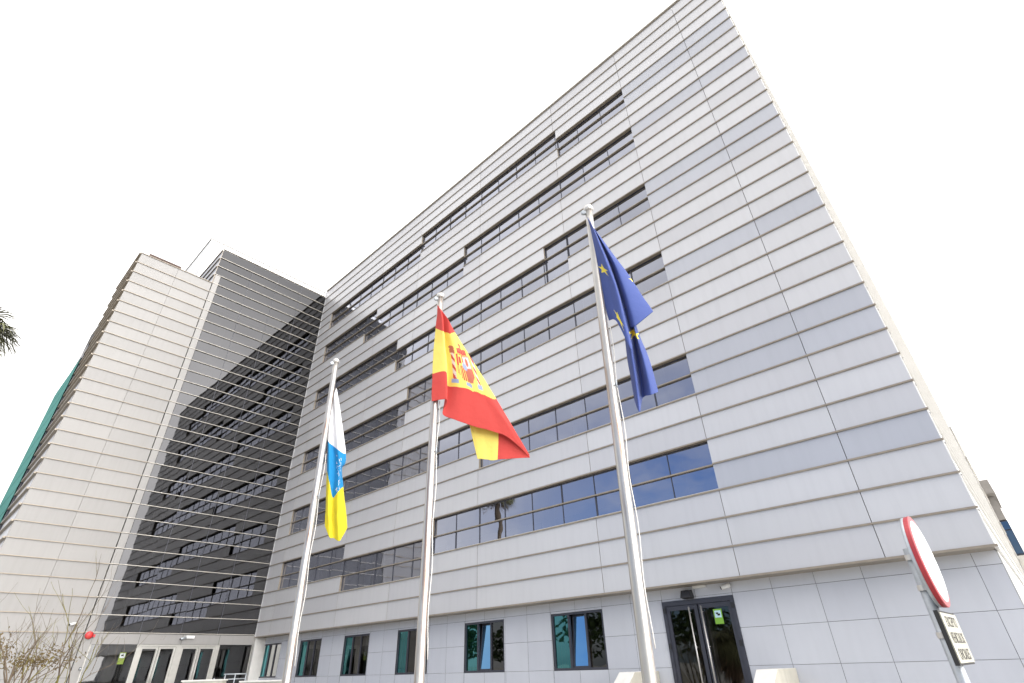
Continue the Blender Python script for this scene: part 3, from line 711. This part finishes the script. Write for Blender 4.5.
# ------------------------------------------------------------------ street sign
sp = Vector((CAMP.x - 4.75 * math.tan(R(6.05)), CAMP.y + 4.9, 0))
T = thing('traffic_sign', (sp.x, sp.y, GZ), 'round red-bordered traffic sign seen edge-on with a small text plate on a grey post', 'traffic sign')
ax = Vector((math.cos(R(-1.6)), math.sin(R(-1.6)), 0))     # the way the sign faces
sd = Vector((-ax.y, ax.x, 0))
m = MB(); q = Vector((sp.x, sp.y, GZ)) - ax * .078
m.tube([q, q + Vector((0, 0, 2.22))], .035, GALV, 14); m.build('post', T, True)
cz = -1.37
for z in (cz - .17, cz + .03, -1.83):
    m = MB(); m.tube([q + Vector((0, 0, z - GZ - .018)), q + Vector((0, 0, z - GZ + .018))], .042, STEEL, 14); m.hexa([tuple(q + ax * d_ + sd * s_ + Vector((0, 0, z - GZ + h_))) for h_ in (-.015, .015) for d_, s_ in ((.03, -.03), (.05, -.03), (.05, .03), (.03, .03))], STEEL)
    m.build('bracket', T)
c = Vector((sp.x, sp.y, cz))
m = MB(); disc(m, c, ax, [(.285, -.042), (.297, -.038), (.297, -.018), (.29, -.015)], GALV, 48); m.build('disc', T, True)
m = MB(); disc(m, c, ax, [(.299, -.018), (.301, .010), (.297, .014), (.268, .0155)], SRED, 64)
m.build('red_border', T)
m = MB(); disc(m, c, ax, [(.267, .012), (.267, .0165), (.25, .022)], SWHITE, 64); m.build('white_face', T)
pz0, pz1 = -2.0, -1.695
m = MB(); pw = .30
def PP(s, z, d): v = c + sd * s + ax * (d - .035); return (v.x, v.y, z)
m.hexa([PP(-pw, pz0, -.005), PP(pw, pz0, -.005), PP(pw, pz0, .02), PP(-pw, pz0, .02), PP(-pw, pz1, -.005), PP(pw, pz1, -.005), PP(pw, pz1, .02), PP(-pw, pz1, .02)], INK)
m.hexa([PP(-pw + .012, pz0 + .012, .0201), PP(pw - .012, pz0 + .012, .0201), PP(pw - .012, pz0 + .012, .026), PP(-pw + .012, pz0 + .012, .026), PP(-pw + .012, pz1 - .012, .0201), PP(pw - .012, pz1 - .012, .0201), PP(pw - .012, pz1 - .012, .026), PP(-pw + .012, pz1 - .012, .026)], CREAM)
pt = m.build('text_plate', T)
for i, s in enumerate(('EXCEPTO', 'VEHICULOS', 'OFICIALES')):
    z = pz1 - .065 - i * .092
    o0 = c + ax * -.0085; M4 = Matrix(((sd.x, 0, ax.x, o0.x), (sd.y, 0, ax.y, o0.y), (0, 1, 0, z), (0, 0, 0, 1)))
    text_mesh('lettering', s, .088, FADED, M4, pt, .001, 1.0, .0)

# ------------------------------------------------------------------ low walls and rail
def parapet(x0, x1, label):
    m = MB(); ya, yb, yc = -.75, -2.1, GY - .01; zt = -2.15
    prof = [(yc, GZ + .12), (yc, zt), (ya, zt), (yb, zt - .95), (yb, GZ + .12)]
    n = len(prof); b = 0
    for x in (x0, x1):
        for y, z in prof: m.v.append((x, y, z))
    m.f.append(tuple(range(n))); m.m.append(m.mi(CONC)); m.f.append(tuple(reversed(range(n, 2 * n)))); m.m.append(m.mi(CONC))
    for i in range(n):
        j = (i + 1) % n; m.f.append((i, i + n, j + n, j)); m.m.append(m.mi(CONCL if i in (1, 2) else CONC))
    return tag(m.build('stair_wall', None, False, .012), label, 'wall', 'concrete walls flanking the side door steps')
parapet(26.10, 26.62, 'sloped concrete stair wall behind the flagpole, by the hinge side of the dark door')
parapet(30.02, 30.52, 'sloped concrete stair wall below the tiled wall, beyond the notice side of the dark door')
def low_wall(p, q, zt, label):
    p, q = Vector(p), Vector(q); d = (q - p).normalized(); n = Vector((d.y, -d.x, 0)) * .18
    m = MB()
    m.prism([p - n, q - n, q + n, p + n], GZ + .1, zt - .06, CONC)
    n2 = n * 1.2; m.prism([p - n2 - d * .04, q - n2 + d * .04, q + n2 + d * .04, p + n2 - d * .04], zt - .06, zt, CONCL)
    return tag(m.build('low_wall', None, False, .01), label, 'wall')
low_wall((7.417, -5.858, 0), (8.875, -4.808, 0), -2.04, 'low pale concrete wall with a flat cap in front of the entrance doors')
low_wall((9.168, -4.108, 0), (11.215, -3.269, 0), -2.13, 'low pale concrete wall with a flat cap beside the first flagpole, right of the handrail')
hr = thing('handrail', (7.327, -4.645, GZ), 'thin grey metal handrail between the two low walls at the entrance', 'handrail')
m = MB(); pa, pb = Vector((7.327, -4.645, 0)), Vector((7.812, -3.463, 0))
m.tube([pa.lerp(pb, .28) + Vector((0, 0, -1.87)), pb + Vector((0, 0, -1.87))], .025, GALV, 8); m.build('top_rail', hr, True)
m = MB(); m.tube([pa + Vector((0, 0, -2.07)), pb + Vector((0, 0, -2.05))], .02, GALV, 8); m.build('lower_rail', hr, True)
for q in (.0, .33, .65, 1.0):
    m = MB(); e = pa.lerp(pb, q); m.tube([e + Vector((0, 0, GZ + .1)), e + Vector((0, 0, -1.87 if q else -2.0))], .025, GALV, 8); m.build('post', hr, True)


# ------------------------------------------------------------------ bare shrub
def grow(mbs, p, d, L, r, depth, rnd):
    pts, rad = [p.copy()], [r]; n = 5; q = p.copy(); dd = d.copy()
    for i in range(n):
        dd = (dd + Vector((rnd.gauss(0, .13), rnd.gauss(0, .13), rnd.gauss(.06, .08)))).normalized()
        q = q + dd * (L / n); pts.append(q.copy()); rad.append(r * (1 - .45 * (i + 1) / n))
    mb = mbs[0 if (depth > 1 or rnd.random() > .3) else 1]
    mb.tube(pts, rad, LICHEN if rnd.random() < .35 else BARK, 6 if depth > 1 else 4, False)
    if depth == 0: return
    for _ in range(2 if depth > 1 else 3):
        i = rnd.randint(2, n); nd = (dd + Vector((rnd.gauss(0, .42), rnd.gauss(0, .42), rnd.gauss(.15, .3)))).normalized()
        grow(mbs, pts[i], nd, L * rnd.uniform(.55, .8), rad[i] * .72, depth - 1, rnd)
rnd = random.Random(11)
BS = thing('bare_shrub', (20.943, -13.434, -3.5), 'leafless many-stemmed shrub with dry brown clumps in front of the pale wing', 'shrub')
A = MB(); A2 = A; b0 = Vector((20.943, -13.434, -3.5))
for i in range(12):
    an = rnd.uniform(0, 6.283); rr = rnd.uniform(.05, .55)
    off = Vector((math.cos(an) * rr, math.sin(an) * rr, 0))
    d = (Vector((off.x * .55, off.y * .55, 1)) + Vector((rnd.gauss(0, .08), rnd.gauss(0, .12), 0))).normalized()
    grow((A, A2), b0 + off, d, rnd.uniform(1.3, 1.9), rnd.uniform(.018, .036), 3, rnd)
A.build('stems', BS, True)
dl = MB()
for (cy, cz_, sx, sz, nn) in ((-.66, 2.05, .28, .26, 520), (.08, 1.92, .5, .12, 420), (.35, 2.1, .2, .1, 60)):
    for _ in range(nn):
        p = b0 + Vector((rnd.gauss(0, .25), cy + rnd.gauss(0, sx * .55), cz_ + rnd.gauss(0, sz * .6)))
        e1 = Vector((rnd.gauss(0, 1), rnd.gauss(0, 1), rnd.gauss(0, 1))).normalized() * .032; e2 = e1.orthogonal().normalized() * .012
        dl.face([p - e1, p + e2, p + e1, p - e2], DEADL)
dl.build('dry_leaves', BS)

# ------------------------------------------------------------------ palms
def palm(loc, h, label, seed, nf=60, L=2.6):
    rn = random.Random(seed); t = thing('palm_tree', loc, label, 'palm tree'); base = Vector(loc); top = base + Vector((.2, .1, h))
    m = MB(); n = 24
    m.tube([base.lerp(top, i / n) for i in range(n + 1)], [.30 - .1 * i / n + (.02 if i % 2 else 0) for i in range(n + 1)], BARK, 12); m.build('trunk', t, True)
    f, fd = MB(), MB()
    for i in range(nf):
        az = i * 2.39996 + rn.uniform(-.2, .2); el = R(rn.uniform(-60, 75)); dry = el < R(-30)
        d = Vector((math.cos(az) * math.cos(el), math.sin(az) * math.cos(el), math.sin(el))); LL = L * rn.uniform(.8, 1.1)
        st, q, dd = [top.copy()], top.copy(), d.copy()
        for k in range(8):
            dd = (dd + Vector((0, 0, -.07 - .03 * k))).normalized(); q = q + dd * LL * .45 / 8; st.append(q.copy())
        mb = fd if dry else f; mt = PALMD if dry else PALM
        mb.tube(st, [.03 - .002 * k for k in range(9)], mt, 4, False)
        # fan of pleated leaflets at the end of the stalk
        fw = dd; sd_ = fw.cross(Vector((0, 0, 1))); sd_ = sd_.normalized() if sd_.length > .01 else Vector((1, 0, 0)); up = sd_.cross(fw)
        for k in range(26):
            a_ = R(-115 + 230 * k / 25); e = (fw * math.cos(a_) + sd_ * math.sin(a_) + up * rn.uniform(-.1, .12)).normalized()
            l = LL * .55 * (.75 + .25 * math.cos(a_ / 1.6)) * rn.uniform(.85, 1.1); wv = e.cross(up).normalized() * .045
            mid = q + e * l * .55; tip = q + e * l + Vector((0, 0, -.22 * l * rn.uniform(.4, 1.6)))
            mb.face([q, mid + wv, tip, mid - wv], mt)
    f.build('crown', t); fd.build('dry_skirt', t)
    return t
palm((2.4, -18.4, -3.5), 16.2, 'tall fan palm whose crown edges into the sky left of the pale wing', 3)
palm((20.3, -19.5, GZ), 2.6, 'low fan palm across the path, mirrored in the side door glass', 5, 46, 2.4)

# trees across the street: only mirrored in the panes
tl = MB(); rn = random.Random(4)
for i in range(7):
    bx, by, hh = -34 + i * 14 + rn.uniform(-3, 3), -46 + rn.uniform(-4, 4), rn.uniform(6, 10)
    tl.tube([(bx, by, GZ), (bx + .2, by, GZ + hh * .6)], [.3, .15], BARK, 8)
    for _ in range(700):
        v = Vector((rn.gauss(0, 1), rn.gauss(0, 1), rn.gauss(0, 1))).normalized() * (rn.random() ** .4)
        p = Vector((bx, by, GZ + hh * .7)) + Vector((v.x * 4.2, v.y * 4, v.z * hh * .38)) * (1 + .3 * noise.noise(v * 2.5 + Vector((i, 0, 0))))
        e1 = Vector((rn.gauss(0, 1), rn.gauss(0, 1), rn.gauss(0, 1))).normalized() * .4; e2 = e1.orthogonal().normalized() * .25
        tl.face([p - e1, p + e2, p + e1, p - e2], LEAF)
o = tl.build('treeline'); o['kind'] = 'stuff'; tag(o, 'row of leafy street trees mirrored in the ground floor glass', 'trees', None, 'stuff')

# ------------------------------------------------------------------ neighbours
nb = thing('stone_building', (30, 50, GZ), 'cream stone neighbouring building with a bay window behind the office building corner', 'building')
m = MB(); m.box(20, 35.56, 46, 75, GZ, 16.1, STONE)
for k in range(6): m.box(20, 35.62, 45.9, 75, 1.4 + k * 2.9, 1.55 + k * 2.9, STONE)
m.build('wall', nb)
m = MB(); m.box(35.563, 36.16, 52, 58, GZ, 5.3, STONE); m.box(35.563, 36.2, 51.9, 58.1, 3.6, 3.8, STONE); m.box(35.563, 36.12, 52.2, 57.8, 8.45, 10.58, LEAD); m.build('bay', nb)
m = MB(); m.hexa([(35.57, 50.5, 10.6), (36.3, 50.5, 10.6), (36.3, 59, 10.6), (35.57, 59, 10.6), (35.57, 50.5, 11.85), (36.24, 50.5, 11.85), (36.24, 59, 11.85), (35.57, 59, 11.85)], LEAD); m.build('canopy', nb)
m = MB(); m.box(35.563, 36.14, 52.4, 57.6, 5.32, 8.43, FRAME); fo = m.build('window', nb)
m = MB(); m.box(35.60, 36.1, 52.33, 52.39, 5.5, 7.5, BLUEG); m.box(35.60, 36.1, 52.33, 52.39, 7.6, 8.3, BLUEG); m.box(36.145, 36.15, 52.6, 57.4, 5.5, 8.3, BLUEG); m.build('pane', fo)
tb = thing('teal_glass_building', (-9, -12, GZ), 'teal glass building edge rising behind the pale panelled wing', 'building')
m = MB(); m.box(-13.3, -5.62, -13.26, -11, GZ, 16.4, FRAME); m.hexa([(-13.3, -13.26, 16.41), (-5.62, -13.26, 16.41), (-5.62, -11, 16.41), (-13.3, -11, 16.41), (-11.6, -13.26, 16.6), (-5.62, -13.26, 17.9), (-5.62, -11, 17.9), (-11.6, -11, 16.6)], FRAME); m.build('wall', tb)
m = MB()
for k in range(16):
    z0 = GZ + k * 1.25
    for j in range(5):
        a = -13.28 + j * 1.53; m.box(a + .02, a + 1.51, -13.32, -13.262, z0 + .02, min(z0 + 1.22, 16.4), TEAL)
m.box(-12.9, -5.64, -13.315, -13.263, 16.43, 16.55, TEAL)
m.build('glazing', tb)

# ------------------------------------------------------------------ sky, sun, camera
SUN_EL, SUN_AZ = R(60), R(80)       # azimuth measured from +y towards +x
wd = bpy.data.worlds.new('World'); S.world = wd; wd.use_nodes = True
nt = wd.node_tree; nt.nodes.clear()
out = nt.nodes.new('ShaderNodeOutputWorld'); bg = nt.nodes.new('ShaderNodeBackground'); bg.inputs[1].default_value = 0.1
sk = nt.nodes.new('ShaderNodeTexSky'); sk.sky_type = 'NISHITA'; sk.sun_disc = False; sk.sun_elevation = SUN_EL; sk.sun_rotation = SUN_AZ
sk.dust_density = 1.0; sk.air_density = 1.2; sk.ozone_density = 1.5
tc = nt.nodes.new('ShaderNodeTexCoord'); sp_ = nt.nodes.new('ShaderNodeSeparateXYZ'); nt.links.new(tc.outputs['Generated'], sp_.inputs[0])
def mr(a, b, c, d, src, smooth=True):
    n = nt.nodes.new('ShaderNodeMapRange'); n.interpolation_type = 'SMOOTHSTEP' if smooth else 'LINEAR'
    n.inputs['From Min'].default_value = a; n.inputs['From Max'].default_value = b; n.inputs['To Min'].default_value = c; n.inputs['To Max'].default_value = d
    nt.links.new(src, n.inputs['Value']); return n.outputs[0]
def mth(op, a, b):
    n = nt.nodes.new('ShaderNodeMath'); n.operation = op; n.use_clamp = False
    for i, q in enumerate((a, b)):
        if isinstance(q, (int, float)): n.inputs[i].default_value = q
        else: nt.links.new(q, n.inputs[i])
    return n.outputs[0]
# a bank of cloud covers most of the sky; a clear gap lies low behind the camera
back = mr(-.55, -.95, 0, 1, sp_.outputs['Y']); low = mr(.62, .30, 0, 1, sp_.outputs['Z'])
mp = nt.nodes.new('ShaderNodeMapping'); mp.inputs['Scale'].default_value = (2.2, 2.2, 5.0); nt.links.new(tc.outputs['Generated'], mp.inputs['Vector'])
cn = nt.nodes.new('ShaderNodeTexNoise'); cn.inputs['Scale'].default_value = 1.6; cn.inputs['Detail'].default_value = 7; cn.inputs['Roughness'].default_value = .58
nt.links.new(mp.outputs[0], cn.inputs['Vector'])
gap = mth('MULTIPLY', back, low)
thin = mr(.62, .40, 0, 1, cn.outputs['Fac'])
clear = mth('MULTIPLY', gap, mth('ADD', mth('MULTIPLY', thin, .4), .6))
cloudv = mr(.30, .72, .82, 1.12, cn.outputs['Fac'], False)
# the cloud is brighter ahead and overhead than behind the camera
g0 = mr(-.75, .35, 0.58, 1.0, mth('ADD', sp_.outputs['Y'], mth('MULTIPLY', sp_.outputs['Z'], .45)))
dt = nt.nodes.new('ShaderNodeVectorMath'); dt.operation = 'DOT_PRODUCT'; nt.links.new(tc.outputs['Generated'], dt.inputs[0])
dt.inputs[1].default_value = (math.sin(SUN_AZ) * math.cos(SUN_EL), math.cos(SUN_AZ) * math.cos(SUN_EL), math.sin(SUN_EL))
g1 = mth('ADD', mr(.86, 1.0, 0, .35, dt.outputs['Value']), mr(.60, .92, 0, 3.4, sp_.outputs['X']))      # halo round the hidden sun plus an added bright lobe for the tower glass
glow = mth('ADD', g0, g1)
cs = nt.nodes.new('ShaderNodeVectorMath'); cs.operation = 'SCALE'; cs.inputs[0].default_value = (10.0, 9.8, 9.65)
nt.links.new(mth('MULTIPLY', cloudv, glow), cs.inputs['Scale'])
mx = nt.nodes.new('ShaderNodeMix'); mx.data_type = 'RGBA'
nt.links.new(clear, mx.inputs['Factor']); nt.links.new(cs.outputs[0], mx.inputs['A']); dk = nt.nodes.new('ShaderNodeVectorMath'); dk.operation = 'MULTIPLY'; dk.inputs[1].default_value = (.48, .66, 1.0)
nt.links.new(sk.outputs[0], dk.inputs[0]); nt.links.new(dk.outputs[0], mx.inputs['B'])
nt.links.new(mx.outputs['Result'], bg.inputs[0]); nt.links.new(bg.outputs[0], out.inputs[0])

ld = bpy.data.lights.new('sun', 'SUN'); ld.energy = 0.5; ld.angle = R(20); ld.color = (1, .95, .88)
lo = bpy.data.objects.new('sun', ld); COL.objects.link(lo)
sv = Vector((math.sin(SUN_AZ) * math.cos(SUN_EL), math.cos(SUN_AZ) * math.cos(SUN_EL), math.sin(SUN_EL)))
lo.rotation_euler = sv.to_track_quat('Z', 'Y').to_euler(); lo.location = (40, 30, 60)

cd = bpy.data.cameras.new('camera'); co = bpy.data.objects.new('camera', cd); COL.objects.link(co)
cd.sensor_width = 36; cd.sensor_fit = 'HORIZONTAL'; cd.lens = 18.0297; cd.clip_start = .1; cd.clip_end = 3000
co.matrix_world = Matrix([[0.7311, 0.382, 0.5653, 35.7824], [0.6817, -0.376, -0.6276, -15.6251], [-0.0272, 0.8442, -0.5353, -1.9297], [0.0, 0.0, 0.0, 1.0]])
S.camera = co
S.view_settings.view_transform = 'Standard'; S.view_settings.look = 'None'; S.view_settings.exposure = 1.08; S.view_settings.gamma = 1
S.render.engine = 'CYCLES'; S.cycles.max_bounces = 8; S.cycles.transparent_max_bounces = 12
S.cycles.caustics_reflective = False; S.cycles.caustics_refractive = False
